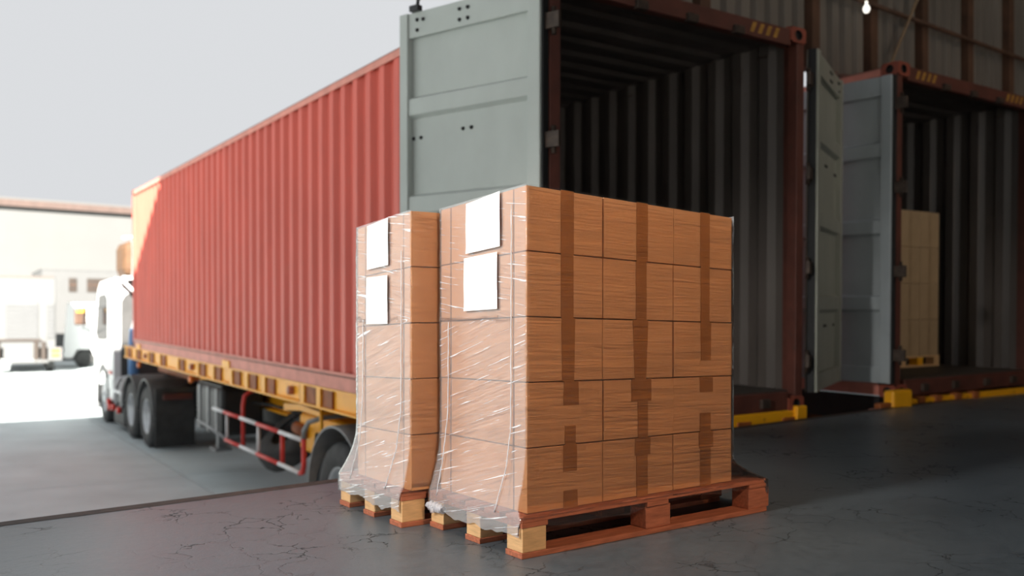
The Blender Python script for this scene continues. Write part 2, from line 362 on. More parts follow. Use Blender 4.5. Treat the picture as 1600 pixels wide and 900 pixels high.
def door_leaf(parent, hinge, ang, hand, paint, W=1.18, z0=.12, z1=2.80, bolts=True):
    """hand=+1: leaf runs along +x from the hinge when ang=0; inside face is +y (shown to the dock when swung open)"""
    base = MB(); h = hand
    t = .055
    def bx(mb, xa, xb, ya, yb, za, zb, c=0): mb.box((min(h * xa, h * xb), -yb, za), (max(h * xa, h * xb), -ya, zb), 0, c)
    bx(base, .05, W - .05, .014, .035, z0 + .05, z1 - .05)
    d = base.build('door', paint, parent)
    d.matrix_local = Matrix.Translation(hinge) @ Matrix.Rotation(ang, 4, 'Z')
    for xa, xb in ((.0, .095), (W - .075, W)):
        m_ = MB(); bx(m_, xa, xb, -.038, t, z0, z1, .006); m_.build('stile', paint, d)
    for za, zb in ((z1 - .17, z1), (z0, z0 + .14)):
        m_ = MB(); bx(m_, .09, W - .07, -.024, t, za, zb, .004); m_.build('rail', paint, d)
    H_ = z1 - z0
    for k in (1, 2, 3):                                     # three pressed horizontal ribs
        zc = z0 + H_ * (k / 4.0) + .03
        m_ = MB(); poly = [(-.016, zc - .078), (.026, zc - .054), (.026, zc + .054), (-.016, zc + .078)]
        m_.prism(poly, 0, min(h * .09, h * (W - .07)), max(h * .09, h * (W - .07))); m_.build('pressed_rib', paint, d)
    m_ = MB(); bx(m_, -.014, .002, -.02, t * .7, z0, z1, .004); bx(m_, W - .002, W + .014, -.0, t * .7, z0, z1, .004); m_.build('rubber_gasket', RUBBER, d)
    for k in range(4):
        zc = z0 + .25 + k * (H_ - .5) / 3
        m_ = MB(); bx(m_, -.115, .02, .0, .03, zc - .05, zc + .05, .004); m_.tube([(h * -.06, -.03, zc - .085), (h * -.06, -.03, zc + .085)], .016, 8); m_.build('hinge', GREYDARK, d)
    if bolts:
        pts = []
        for zc in (z1 - .055, z1 - .125):
            pts += [(W - .155, zc), (W - .21, zc - .005) if zc > z1 - .1 else (W - .155, zc), (W - .53, zc), (W - .60, zc)]
        zc = z0 + H_ * .75 - .16
        pts += [(W - .155, zc - .02), (W - .09, zc - .02), (W - .53, zc + .0), (W - .60, zc + .0)]
        pts += [(W - .155, zc - H_ * .5), (W - .53, zc - H_ * .5), (W - .60, zc - H_ * .5)]
        for x, z in dict.fromkeys(pts):
            dep = .024 if z > z1 - .17 else -.014
            m_ = MB(); m_.lathe([(0, -.012), (.011, -.010), (.013, 0), (.013, .006)], 12, 0, Matrix.Translation((h * x, dep, z)) @ Matrix.Rotation(R(-90), 4, 'Z')); m_.build('bolt', RUBBER, d)
    return d

def container(mtx, label, L, H, angL, angR, paintL, paintR, lampside=None, nroof=44):
    t = thing('shipping_container', label, 'container', mtx)
    W = CW
    for x, sx in ((0, 1), (W, -1)):
        for z, sz in ((0, 1), (H, -1)):
            casting(t, x + (-.006 if sx > 0 else .006), -.012, z + (.012 if sz < 0 else -.012), sx, 1, sz); casting(t, x, L + .006, z, sx, -1, sz)
    for xa, xb in ((0, .085), (W - .085, W)):               # rear posts: J-shaped, lit face and inner return
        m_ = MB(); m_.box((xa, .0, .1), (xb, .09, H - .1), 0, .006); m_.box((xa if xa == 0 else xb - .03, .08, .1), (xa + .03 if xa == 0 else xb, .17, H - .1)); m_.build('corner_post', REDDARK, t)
        box('corner_post', (xa, L - .15, .1), (xb, L, H - .1), RED, t, .006)
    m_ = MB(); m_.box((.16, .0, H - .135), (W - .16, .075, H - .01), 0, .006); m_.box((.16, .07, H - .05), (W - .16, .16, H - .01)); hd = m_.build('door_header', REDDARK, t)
    for side in (0, 1):                                     # hazard chevrons on the header
        for k in range(4):
            x = (W - .62 if side else .28) + k * .085
            m_ = MB(); m_.prism([(x, H - .105), (x + .04, H - .105), (x + .075, H - .03), (x + .035, H - .03)][::-1], 1, -.003, .001); m_.build('hazard_stripe', STRIPE, hd)
    for x in (.75, 1.22, 1.69):                             # lock-rod keepers
        box('lock_keeper', (x - .05, -.03, H - .15), (x + .05, .02, H - .09), GREYDARK, hd, .006)
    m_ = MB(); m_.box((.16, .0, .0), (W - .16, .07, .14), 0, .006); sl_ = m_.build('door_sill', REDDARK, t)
    for x in (.45, .95, 1.5, 2.0): box('lock_keeper', (x - .05, -.025, .03), (x + .05, .02, .1), GREYDARK, sl_, .006)
    for xa, xb in ((-.0, .011), (W - .011, W)):
        box('top_side_rail', (xa, .16, H - .085), (xb, L - .16, H - .015), RAILRED, t, .003)
        box('bottom_side_rail', (xa, .16, .0), (xb, L - .16, .17), RAILRED, t, .003)
    for xa, xb in ((.0, .066), (W - .066, W)):              # closing plates where the corrugation meets the rails
        box('rail_plate', (xa, .12, H - .026), (xb, L - .1, H - .018), LINING, t); box('rail_plate', (xa, .12, .125), (xb, L - .1, .14), LINING, t)
    box('front_rail', (.16, L - .08, 0), (W - .16, L, .16), RAILRED, t); box('front_rail', (.16, L - .08, H - .1), (W - .16, L, H - .015), RAILRED, t)
    nc = round((L - .32) / .278)
    prof = corrug(nc, L - .32, .046)
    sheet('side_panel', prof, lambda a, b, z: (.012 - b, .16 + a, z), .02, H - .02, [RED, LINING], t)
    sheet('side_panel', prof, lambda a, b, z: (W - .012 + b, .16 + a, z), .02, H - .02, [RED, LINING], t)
    sheet('front_panel', corrug(9, W - .3, .045), lambda a, b, z: (.15 + a, L - .012 + b, z), .15, H - .09, [RED, LINING], t)
    rp = corrug(nroof, L - .2, .02)
    sheet('roof_panel', rp, lambda a, b, z: (z, .1 + a, H - .012 + b), .03, W - .03, [RAILRED, LINING], t, .004)
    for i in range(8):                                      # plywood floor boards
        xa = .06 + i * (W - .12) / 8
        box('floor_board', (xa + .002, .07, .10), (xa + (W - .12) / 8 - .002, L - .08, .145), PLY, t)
    for i in range(14):
        if i % 2: continue
        y = .35 + i * .8
        for xx in (.075, W - .075): MB().tube([(xx, y - .05, H - .13), (xx + (.03 if xx < 1 else -.03), y, H - .14), (xx, y + .05, H - .13)], .006, 6).build('lashing_ring', GREYDARK, t)
    # doors: hinged on the outer edge of each rear post
    dl = door_leaf(t, (-.05, .0, 0), angL, 1, paintL, z1=H - .115)
    dr = door_leaf(t, (W + .115, .0, 0), angR, -1, paintR, z1=H - .115)
    return t

c1 = container(T_RAMP, 'long red corrugated container on the yellow trailer, both grey doors swung open', 13.17, 2.926, R(180 - 70), R(27 - 180), DOORGREY, DOORCREAM)
T_TWO = T_RAMP @ Matrix.Translation((3.83, .11, .0))
c2 = container(T_TWO, 'dim second container at the right with cartons standing inside it', 6.06, 2.926, R(180 - 83), R(12 - 180), DOORBLUE, DOORCREAM, nroof=20)

# ------------------------------------------------------------------ wheels
def wheel(parent, x, y, z, r=.54, wd=.28, face=-1, steer=False):
    """tyre with a tread and shoulders, dished rim, hub and nuts; face=-1 shows the outside towards -x"""
    m = Matrix.Translation((x, y, z)) @ (Matrix.Rotation(0, 4, 'Z') if face < 0 else Matrix.Rotation(R(180), 4, 'Z'))
    prof = [(r * .56, .0), (r * .60, -.012), (r * .74, -.022), (r * .88, -.016), (r * .95, .006), (r * .985, .03), (r, .05), (r * .985, .085), (r * .985, .1), (r, .105), (r, wd - .1), (r * .985, wd - .095),
            (r * .985, wd - .08), (r, wd - .05), (r * .95, wd - .006), (r * .74, wd + .02), (r * .56, wd)]
    ty = MB().lathe(prof, 48, 0, m).build('tyre', TYRE, parent)
    d = .05 if steer else .13
    rim = MB(); rim.lathe([(r * .57, .002), (r * .555, -.004), (r * .53, .012), (r * .50, .03), (r * .48, d), (r * .34, d + .012), (r * .30, d - .01), (r * .2, d - .02), (r * .18, d - .05 if not steer else d - .07), (r * .1, d - .07), (0, d - .075)], 36, 0, m)
    rm = rim.build('rim', RIM, parent)
    nt_ = MB()
    for k in range(10):
        a = 2 * math.pi * k / 10
        nt_.lathe([(0, -.02), (.014, -.018), (.016, .0)], 8, 0, m @ Matrix.Translation((d - .005, r * .26 * math.cos(a), r * .26 * math.sin(a))))
    nt_.build('wheel_nuts', STEEL, rm)
    return ty

def dual(parent, y, z, x=0.02):
    wheel(parent, x, y, z); MB().lathe([(.3, 0), (.5, -.02), (.54, .05), (.54, .23), (.5, .3), (.3, .28)], 32, 0, Matrix.Translation((x + .32, y, z))).build('inner_tyre', TYRE, parent)
    wheel(parent, CW - x, y, z, face=1)
    MB().tube([(x + .3, y, z), (CW - x - .3, y, z)], .07, 12).build('axle', BLACKSTEEL, parent)

# ------------------------------------------------------------------ semi trailer (yellow skeletal chassis)
tl = thing('semi_trailer', 'yellow trailer chassis carrying the long red container', 'trailer', T_RAMP)
BZ0, BZ1 = -.225, -.004
for xs, sg in ((.0, 1), (CW, -1)):
    o = MB()
    web = .055
    o.box((min(xs + sg * web, xs + sg * (web + .012)), .15, BZ0), (max(xs + sg * web, xs + sg * (web + .012)), 14.1, BZ1))
    o.box((min(xs, xs + sg * .13), .15, BZ1 - .018), (max(xs, xs + sg * .13), 14.1, BZ1)); o.box((min(xs, xs + sg * .13), .15, BZ0), (max(xs, xs + sg * .13), 14.1, BZ0 + .018))
    bm_ = o.build('side_beam', YELLOW, tl)
    for y in [13.9, 13.0, 11.9, 11.0, 9.75, 8.55, 7.75, 6.9, 6.25, 5.6, 4.35, 3.9, 2.4, 1.2, .4]:
        box('stiffener', (min(xs + sg * .006, xs + sg * web), y - .05, BZ0 + .018), (max(xs + sg * .006, xs + sg * web), y + .05, BZ1 - .018), YELLOW, bm_)
        box('brown_plate', (min(xs + sg * .03, xs + sg * web), y - .30, BZ0 + .018), (max(xs + sg * .03, xs + sg * web), y - .055, BZ1 - .018), YELDARK, bm_)  # dark brown plates beside each stiffener
        if y < 9: box('brown_plate', (min(xs + sg * .035, xs + sg * web), y + .055, BZ0 + .018), (max(xs + sg * .035, xs + sg * web), y + .15, BZ1 - .018), YELDARK, bm_)
    for y in (7.04, 12.6, 1.3):
        box('twistlock_pad', (min(xs - sg * .02, xs + sg * .1), y - .16, BZ1), (max(xs - sg * .02, xs - sg * .004), y + .16, .085), YELLOW, bm_, .004)
    for y in (4.75, 8.95, 12.2):
        m_ = MB().lathe([(0, -.012), (.04, -.01), (.048, 0), (.048, .05)], 20, 0, Matrix.Translation((xs + sg * .004, y, -.115)) @ Matrix.Rotation(0 if sg > 0 else R(180), 4, 'Z'))
        m_.build('side_reflector', mat('faded_reflector', (.42, .15, .08), .4, 0, .2, 30), bm_)
for xa in (.72, 1.6):                                       # main I-beams
    m_ = MB(); m_.box((xa, .2, -.62), (xa + .02, 11.2, -.02)); m_.box((xa - .06, .2, -.64), (xa + .08, 11.2, -.615)); m_.box((xa - .06, .2, -.03), (xa + .08, 11.2, -.005)); m_.build('main_beam', YELLOW, tl)
for y in (.5, 2.75, 4.9, 6.7, 8.4, 10.2, 12.3): box('cross_member', (.06, y - .05, -.2), (CW - .06, y + .05, -.03), YELDARK, tl)
box('coupler_plate', (.6, 11.2, -.51), (1.84, 13.9, -.2), YELDARK, tl)
rb = MB().box((.05, -.02, -.2), (CW - .0, .1, -.0), 0, .012).build('rear_bumper', YELLOW, tl)
for x in (.3, 1.75, 2.25): box('lamp_pocket', (x - .07, -.032, -.15), (x + .07, -.018, -.05), YELDARK, rb, .006)
for x in (.12, CW - .06): box('bumper_end', (x - .06, -.05, -.22), (x + .06, .12, .03), YELLOW, rb, .01)
ZW = ZG + .54 - .032
for y in (1.95, 3.4): dual(tl, y, ZW - .0146 * y)
for y in (1.95, 3.4):                                       # arched mudguards
    for xs, sg in ((-.03, 1), (CW + .03, -1)):
        z = ZW - .0146 * y; pr = []
        for rr in (.70, .68):
            seg = [(y + rr * math.cos(R(a)), z + rr * math.sin(R(a))) for a in range(-8, 189, 7)]
            pr += seg if rr == .70 else seg[::-1]
        MB().prism(pr, 0, min(xs, xs + sg * .62), max(xs, xs + sg * .62)).build('mudguard', GREYPLASTIC, tl)
# side guard of red and white pipe
g = MB()
gz1, gz0 = -.60, -.955
def segs(ya, yb, z, x, cuts, first_red, parent):
    ys = [ya] + cuts + [yb]; red = first_red
    for i in range(len(ys) - 1):
        MB().tube([(x, ys[i], z), (x, ys[i + 1], z)], .024, 12).build('guard_pipe', REDPAINT if red else WHITEPAINT, parent); red = not red
gx = .03
gd = MB().tube([(gx + .3, 6.45, -.26), (gx + .1, 6.46, -.27), (gx + .02, 6.46, -.33), (gx, 6.46, -.45), (gx, 6.46, gz0)], .026, 12).build('side_guard', REDPAINT, tl)
segs(7.72, 4.36, gz1, gx - .02, [7.2, 6.5, 5.85, 5.05], False, gd)
segs(7.15, 4.42, gz0, gx - .02, [6.5, 5.85, 5.08], True, gd)
MB().tube([(gx, 7.15, gz1), (gx, 7.15, gz0)], .02, 10).build('guard_pipe', WHITEPAINT, gd)
MB().tube([(gx, 5.85, gz1), (gx, 5.85, gz0)], .022, 10).build('guard_pipe', WHITEPAINT, gd)
MB().tube([(gx, 5.02, gz1), (gx, 5.02, gz0)], .026, 10).build('guard_pipe', REDPAINT, gd)
MB().tube([(gx - .02, 4.42, gz0), (gx - .02, 4.34, gz0 + .02), (gx - .02, 4.31, gz0 + .09), (gx - .02, 4.31, gz1 + .03)], .027, 12).build('guard_pipe', REDPAINT, gd)
MB().tube([(gx - .02, 4.31, gz1 + .02), (gx - .02, 4.30, -.50), (gx, 4.22, -.40), (gx + .1, 4.1, -.35), (gx + .4, 4.0, -.33)], .027, 12).build('guard_pipe', GREYPLASTIC, gd)
MB().tube([(gx - .02, 7.72, gz1), (gx + .35, 7.75, gz1 + .02)], .024, 10).build('guard_pipe', WHITEPAINT, gd)
MB().tube([(gx, 8.6, -.86), (gx, 7.8, -.90), (gx, 7.15, gz0)], .024, 10).build('guard_pipe', GREYPLASTIC, gd)
# black tool box with pale ribs
tb = MB().box((.03, 7.45, -.97), (.62, 8.72, -.31), 0, .06).build('tool_box', BLACKSTEEL, tl)
for y in (8.5, 8.05, 7.62): MB().box((.012, y - .05, -.95), (.05, y + .05, -.33), 0, .012).build('box_rib', GREYPLASTIC, tb)
box('box_lid', (.06, 7.5, -.315), (.6, 8.68, -.285), BLACKSTEEL, tb, .01)
for x in (.42, CW - .42):
    lg = MB().box((x - .07, 8.78, -1.1), (x + .07, 8.94, -.2), 0, .008).build('landing_leg', BLACKSTEEL, tl)
    box('inner_leg', (x - .05, 8.8, -1.32), (x + .05, 8.92, -1.05), GREYPLASTIC, lg); box('foot', (x - .12, 8.7, -1.36), (x + .12, 9.02, -1.32), GREYPLASTIC, lg)
# spare wheel slung under the frame
sp = Matrix.Translation((.48, 6.0, -.70)) @ Matrix.Rotation(R(52), 4, 'Y') 
st = MB().lathe([(.29, .0), (.4, -.03), (.5, 0), (.53, .06), (.53, .2), (.5, .26), (.4, .28), (.29, .26)], 40, 0, sp).build('spare_tyre', TYRE, tl)
MB().lathe([(.3, .02), (.26, .05), (.24, .13), (.1, .14), (0, .14)], 30, 0, sp).build('spare_rim', BLACKSTEEL, st)
# yellow air tank housing with beacon lenses
yb = MB().box((.32, 3.95, -.86), (.68, 5.3, -.42), 0, .05).build('air_tank_box', YELLOW, tl)
MB().prism([(5.52, -.42), (5.52, -.34), (5.0, -.30), (4.35, -.33), (4.35, -.38), (5.0, -.37)], 0, .22, .66).build('box_lid', YELLOW, yb)
MB().tube([(.30, 5.3, -.6), (.30, 5.0, -.62)], .07, 14).build('valve', YELDARK, yb)
MB().tube([(.29, 4.65, -.60), (.24, 4.55, -.68), (.26, 4.45, -.82), (.3, 4.6, -.86)], .028, 8).build('air_hose', RUBBER, yb)
for y in (4.98, 4.86): MB().lathe([(0, -.05), (.035, -.045), (.045, -.02), (.045, .02), (0, .02)], 16, 0, Matrix.Translation((.30, y, -.27)) @ Matrix.Rotation(R(90), 4, 'Y')).build('beacon_lens', REDLENS, yb)
MB().tube([(.1, 4.05, -.25), (.1, 4.05, -.55)], .02, 8).build('hanger_rod', YELLOW, tl)
for y in (9.1, 12.9): MB().lathe([(0, -.03), (.05, -.025), (.06, 0), (.05, .03), (0, .03)], 16, 0, Matrix.Translation((.05, y, -.31))).build('marker_lamp', ORANGELENS, tl)
MB().tube([(.4, 10, -.5), (.45, 8, -.55), (.5, 6.8, -.5), (.6, 5.2, -.52)], .02, 8).build('air_hose', RUBBER, tl)
MB().box((.9, 2, -.9), (1.55, 10.6, -.5)).build('underframe', BLACKSTEEL, tl)

# ------------------------------------------------------------------ truck tractor
tr = thing('truck_tractor', 'white truck cab with tan roof bundle coupled ahead of the red container', 'truck', T_FLAT)
cx0, cx1, cyb, cyf, ct, cb = .02, 2.42, 15.30, 17.72, 1.60, -.95
prof = [(cyb, cb + .35), (cyb, 1.32), (cyb + .12, 1.50), (cyb + .45, ct), (cyf - .75, ct - .02), (cyf - .45, ct - .18), (cyf - .12, .55), (cyf, .30), (cyf + .02, cb + .3), (cyf - .02, cb - .1), (cyf - .5, cb - .1), (cyf - .62, cb + .25), (cyf - 1.5, cb + .3), (cyf - 1.65, cb)]
cab = MB().prism(prof + [(cyb + .1, cb)], 0, cx0, cx1).build('cab', WHITE, tr)
for x in (cx0 - .006, cx1 + .006):
    MB().prism([(cyb + .75, .32), (cyb + .75, 1.18), (cyb + .95, 1.30), (cyf - .62, 1.28), (cyf - .25, .45), (cyf - .5, .30)], 0, x - .008, x + .008).build('side_window', GLASSDARK, cab)
    MB().prism([(cyb + .66, -.6), (cyb + .68, -.6), (cyb + .68, 1.38), (cyb + .66, 1.38)], 0, x - .004, x + .004).build('door_seam', GREYPLASTIC, cab)
    MB().box((x - .02, cyb + .78, .16), (x + .02, cyb + .98, .2), 0, .006).build('door_handle', BLACKSTEEL, cab)
# back wall of the cab: its shade painted as a dark arched panel, hoses
bk = [(.16, -.75), (.16, 1.12), (.24, 1.26), (.40, 1.33), (2.04, 1.33), (2.2, 1.26), (2.28, 1.12), (2.28, -.75)]
MB().prism(bk, 1, cyb - .03, cyb + .01).build('cab_back_shade', mat('shaded_cab_back', (.05, .05, .05), .6, 0, .2, 5), cab)  # dark colour stands in for the shade behind the cab
MB().box((.5, cyb - .05, .35), (1.9, cyb - .025, 1.0), 0, .01).build('rear_window', GLASSDARK, cab)
MB().tube([(.35, cyb - .1, -.4), (.35, cyb - .12, .5), (.4, cyb - .3, .85), (.5, cyb - .9, .95), (.6, cyb - 1.3, .8)], .04, 10).build('air_hose', GREYPLASTIC, tr)
MB().tube([(.30, cyb - .55, -.45), (.30, cyb - .55, .15), (.32, cyb - .6, .55)], .10, 14).build('coolant_pipe', BLUEHOSE, tr)
# bundle on the roof
rbm = MB(); rings = []
for k in range(9):
    x = .18 + k * .23
    rbm_r = .40 + .03 * math.sin(k * 2.1)
bx_ = MB().box((.12, 14.75, 1.62), (1.7, 15.75, 2.36), 0, .16)
rb_ = bx_.build('roof_bundle', TANTARP, tr)
for x in (.3, .95, 1.5): MB().box((x - .03, 14.735, 1.6), (x + .03, 15.765, 2.375), 0, .015).build('lashing_strap', GREYPLASTIC, rb_)
MB().tube([(.12, 14.8, 2.40), (.4, 15.2, 2.46), (.9, 15.3, 2.44), (1.7, 15.2, 2.38)], .03, 8).build('loose_cover_end', WHITE, rb_)
rk = MB()
for y in (14.8, 15.7): rk.box((.1, y - .03, 1.56), (2.3, y + .03, 1.63))
for x in (.15, 2.2): rk.box((x - .03, 14.75, 1.50), (x + .03, 15.8, 1.57))
for x in (.15, 2.2): rk.box((x - .03, 15.3, 1.36), (x + .03, 15.42, 1.52))
rk.build('roof_rack', WHITE, tr)
# mirror
mr = MB().tube([(.02, 17.3, 1.0), (-.22, 17.5, 1.05), (-.25, 17.52, .55), (.02, 17.35, .45)], .014, 8).build('mirror_arm', BLACKSTEEL, tr)
MB().box((-.42, 17.55, .62), (-.16, 17.66, 1.02), 0, .04).build('mirror_head', mat('dark_mirror_shell', (.08, .045, .03), .4), mr)
MB().box((-.38, 17.53, .90), (-.2, 17.56, 1.0), 0, .01).build('mirror_lamp', mat('amber_lens', (.8, .42, .05), .3), mr)
# fender and steps
ZT = ZG + .54
fy = 16.55
pr = [(fy + .74 * math.cos(R(a)), ZT + .74 * math.sin(R(a))) for a in range(-12, 190, 8)] + [(fy + .60 * math.cos(R(a)), ZT + .60 * math.sin(R(a))) for a in range(188, -13, -8)]
for xs in (.0, 2.1): MB().prism(pr, 0, xs, xs + .34).build('front_fender', BLACKSTEEL, tr)
wheel(tr, .05, fy, ZT, steer=True); wheel(tr, CW - .05, fy, ZT, face=1, steer=True)
MB().box((.0, 17.3, -1.25), (2.44, 17.85, -.72), 0, .05).build('front_bumper', WHITE, tr)
MB().box((.01, cyb + .1, -.72), (.03, cyb + .9, -.5), 0, .004).build('side_panel', WHITE, tr)
MB().box((-.02, cyb + .2, -.40), (.03, cyb + .42, -.33), 0, .01).build('side_repeater', REDLENS, tr)
ch = MB()
for xa in (.75, 1.6): ch.box((xa, 11.4, -.78), (xa + .09, 17.2, -.5))
ch.box((.5, 11.6, -.5), (1.95, 13.2, -.42)); ch.build('chassis_frame', BLACKSTEEL, tr)
MB().lathe([(0, 0), (.5, 0), (.5, .09), (0, .09)], 24, 0, Matrix.Translation((1.22, 12.3, -.42)) @ Matrix.Rotation(R(-90), 4, 'Y')).build('fifth_wheel', BLACKSTEEL, tr)
for y in (12.05, 13.45): dual(tr, y, ZT)
for y in (12.05, 13.45):
    for xs, sg in ((-.02, 1), (CW + .02, -1)):
        pr = [(y + .68 * math.cos(R(a)), ZT + .66 * math.sin(R(a))) for a in range(10, 175, 7)] + [(y + .655 * math.cos(R(a)), ZT + .635 * math.sin(R(a))) for a in range(174, 9, -7)]
        MB().prism(pr, 0, min(xs, xs + sg * .66), max(xs, xs + sg * .66)).build('wheel_arch', mat('dark_grey_plastic', (.09, .092, .095), .5, 0, .2, 8), tr)
for x in (.0, CW - .66):
    fp = MB().box((x, 11.28, -1.43), (x + .66, 11.31, -.42), 0, .01).build('mudflap', FLAPBLACK, tr)
    MB().box((x + .12, 11.2, -.62), (x + .6, 11.275, -.52), 0, .015).build('rear_lamp_bar', mat('dim_lamp_bar', (.10, .03, .025), .4), fp)
tk = MB().tube([(.36, 14.25, -.85), (.36, 15.2, -.85)], .34, 28).build('fuel_tank', BLACKSTEEL, tr)
for y in (14.4, 15.0):
    MB().tube([(.02, y, -.98), (.0, y, -.62), (.06, y, -.46), (.3, y + .0, -.42), (.6, y, -.44)], .028, 10).build('step_rail', WHITEPAINT, tk)
MB().box((-.02, 14.3, -.74), (.02, 15.1, -.68), 0, .01).build('step_plate', WHITEPAINT, tk)
for y, z in ((15.65, -.98), (15.55, -1.08), (15.1, -1.05), (14.5, -1.06)):
    MB().lathe([(0, -.05), (.06, -.045), (.075, -.01), (.06, .03), (0, .03)], 14, 0, Matrix.Translation((-.01, y, z))).build('tank_lamp', REDLENS, tk)
MB().box((.03, 14.2, -1.38), (.7, 15.3, -1.0), 0, .03).build('lower_skirt', FLAPBLACK, tr)

# ------------------------------------------------------------------ pallets
def pallet(label, x, y, L, D, group=None):
    t = thing('wooden_pallet', label, 'pallet', Matrix.Translation((x, y, 0)))
    bw = .105
    xs = (0, L / 2 - bw / 2, L - bw); ys = (0, D / 2 - bw * .42, D - bw * .85)
    for y_ in ys:
        MB().box((0, y_, 0), (L, y_ + bw * .85, .018), 0, .002).build('bottom_board', WOODRED, t)
        for i, x_ in enumerate(xs):
            j = random.uniform(-.004, .004)
            MB().box((x_ + (.004 if i == 0 else 0), y_ + .003 + (j if i == 1 else 0), .018), (x_ + (bw * 1.15 if i else bw * .95), y_ + bw * .85 - .003, .096), 0, .003).build('block', WOODPALE if i == 0 else WOODRED, t)  # left-end blocks paler, painting in the light from the left
    for x_ in xs: MB().box((x_, 0, .096), (x_ + bw, D, .112), 0, .002).build('stringer_board', WOODRED, t)
    nb = 5; gap = (D - nb * .088) / (nb - 1)
    for k in range(nb):
        yy = k * (.088 + gap)
        MB().box((-.003 * (k % 2), yy, .112), (L + .002 * (k % 3), yy + .088, .130), 0, .002).build('deck_board', WOODRED, t)
    return t
PA = (1.640, 2.205, 1.195, .56); PB = (1.538, 2.793, 1.0, .515)
pallet('reddish wooden pallet under the larger, nearer stack of wrapped cartons', *PA)
pallet('wooden pallet with pale blocks under the smaller, farther stack', *PB)

# ------------------------------------------------------------------ cartons
def quad_box(name, c8, m, gap=.0018):
    """carton from 8 corners (bottom 4 then top 4, each -x-y, +x-y, +x+y, -x+y), edges eased"""
    bm = bmesh.new(); ctr = sum(c8, Vector()) / 8
    vs = []
    for p in c8:
        d = p - ctr; vs.append(bm.verts.new(p - Vector((math.copysign(gap, d.x), math.copysign(gap, d.y), math.copysign(gap, d.z)))))
    for f in [(0,3,2,1),(4,5,6,7),(0,1,5,4),(1,2,6,5),(2,3,7,6),(3,0,4,7)]: bm.faces.new([vs[i] for i in f])
    bmesh.ops.bevel(bm, geom=bm.edges[:], offset=.0022, segments=2, affect='EDGES', profile=.6)
    me = bpy.data.meshes.new(name); bm.to_mesh(me); bm.free(); me.materials.append(m)
    o = bpy.data.objects.new(name, me); COL.objects.link(o); return o

LAYER = ['bottom layer', 'second layer from below', 'middle layer', 'second layer from above', 'top layer']
class Stack:
    def __init__(s, x0, x1, y0, y1, zb, zf, zr, zl):
        s.x0, s.x1, s.y0, s.y1, s.zb, s.zf, s.zr, s.zl = x0, x1, y0, y1, zb, zf, zr, zl
    def p(s, x, y, k):
        u = (x - s.x0) / (s.x1 - s.x0); v = (y - s.y0) / (s.y1 - s.y0)
        top = s.zf + (s.zr - s.zf) * u + (s.zl - s.zf) * v
        return Vector((x, y, s.zb + (top - s.zb) * k / 5))
def carton(st, xa, xb, ya, yb, k, label, group, tapes=(), jit=.003):
    jx, jy = random.uniform(-jit, jit), random.uniform(-jit * .5, jit * .5)
    if xa == st.x0: jx = random.uniform(-.0015, .001)
    ja = abs(jy) if ya == st.y0 else jy
    mid = xb > st.x0 + .5 and yb - ya > .2
    c8 = [st.p(x, y, kk) + Vector((0 if mid else jx, ja if ya == st.y0 else 0, 0)) for kk in (k, k + 1) for x, y in ((xa, ya), (xb, ya), (xb, yb), (xa, yb))]
    o = quad_box('carton', c8, CARDBOARD); tag(o, label, 'carton', group)
    for ti, (f0, f1, t0, t1, wv) in enumerate(tapes):                      # tape strip on the -y face: position, width, vertical span, taper
        a, b = c8[0], c8[1]; a2, b2 = c8[4], c8[5]
        def Q(f, t): return a.lerp(b, f).lerp(a2.lerp(b2, f), t) + Vector((0, -.0002, 0))
        n_ = 8; vs = []; 
        for i in range(n_ + 1):
            t = t0 + (t1 - t0) * i / n_
            e = .004 * noise.noise((xa * 9 + k * 3.1, t * 6, f0 * 5))
            fa = f0 + wv * (1 - t) + e; fb = f1 - wv * (1 - t) + e
            vs += [Q(fa, t), Q(fb, t)]
        off = Vector((0, -.0007 - .0006 * ti, 0)); m_ = MB()
        v2 = [v + off for v in vs]; N_ = len(vs)
        fs = [(2 * i, 2 * i + 1, 2 * i + 3, 2 * i + 2) for i in range(n_)]
        m_.add([*v2, *vs], fs + [(2 * i, N_ + 2 * i, N_ + 2 * i + 2, 2 * i + 2) for i in range(n_)] + [(2 * i + 1, 2 * i + 3, N_ + 2 * i + 3, N_ + 2 * i + 1) for i in range(n_)] + [(0, 1, N_ + 1, N_), (2 * n_, 2 * n_ + 1, N_ + 2 * n_ + 1, N_ + 2 * n_)])
        m_.build('tape_strip', TAPE, o)
    return o
SA = Stack(1.681, 2.664, 2.232, 2.757, .1305, 1.178, 1.140, 1.150)
GA = 'cartons of the larger wrapped stack'
FULL = (.43, .60, -.002, 1.0, 0)
TAPES = {0: {4: [FULL], 3: [(.43, .595, 0, 1, 0)], 2: [(.44, .62, 0, 1, .012)], 1: [(.47, .66, .62, 1, -.02), (.48, .62, 0, .30, 0)], 0: [(.46, .64, .58, 1, 0), (.47, .64, 0, .28, -.01)]},
         1: {4: [(.45, .61, 0, 1, 0)], 3: [(.45, .60, 0, 1, 0)], 2: [(.41, .63, 0, 1, .03)], 1: [(.38, .66, .62, 1, 0), (.47, .61, 0, .62, 0)], 0: [(.44, .66, .7, 1, 0), (.46, .62, 0, .7, 0)]},
         2: {4: [(.44, .60, 0, 1, 0)], 3: [(.45, .60, 0, 1, 0)], 2: [(.44, .62, .3, 1, .01)], 1: [(.44, .66, .72, 1, 0), (.44, .62, 0, .34, 0)], 0: [(.44, .62, 0, 1, 0), (.42, .66, .7, 1, 0)]}}
XS = [1.681, 2.004, 2.344, 2.664]
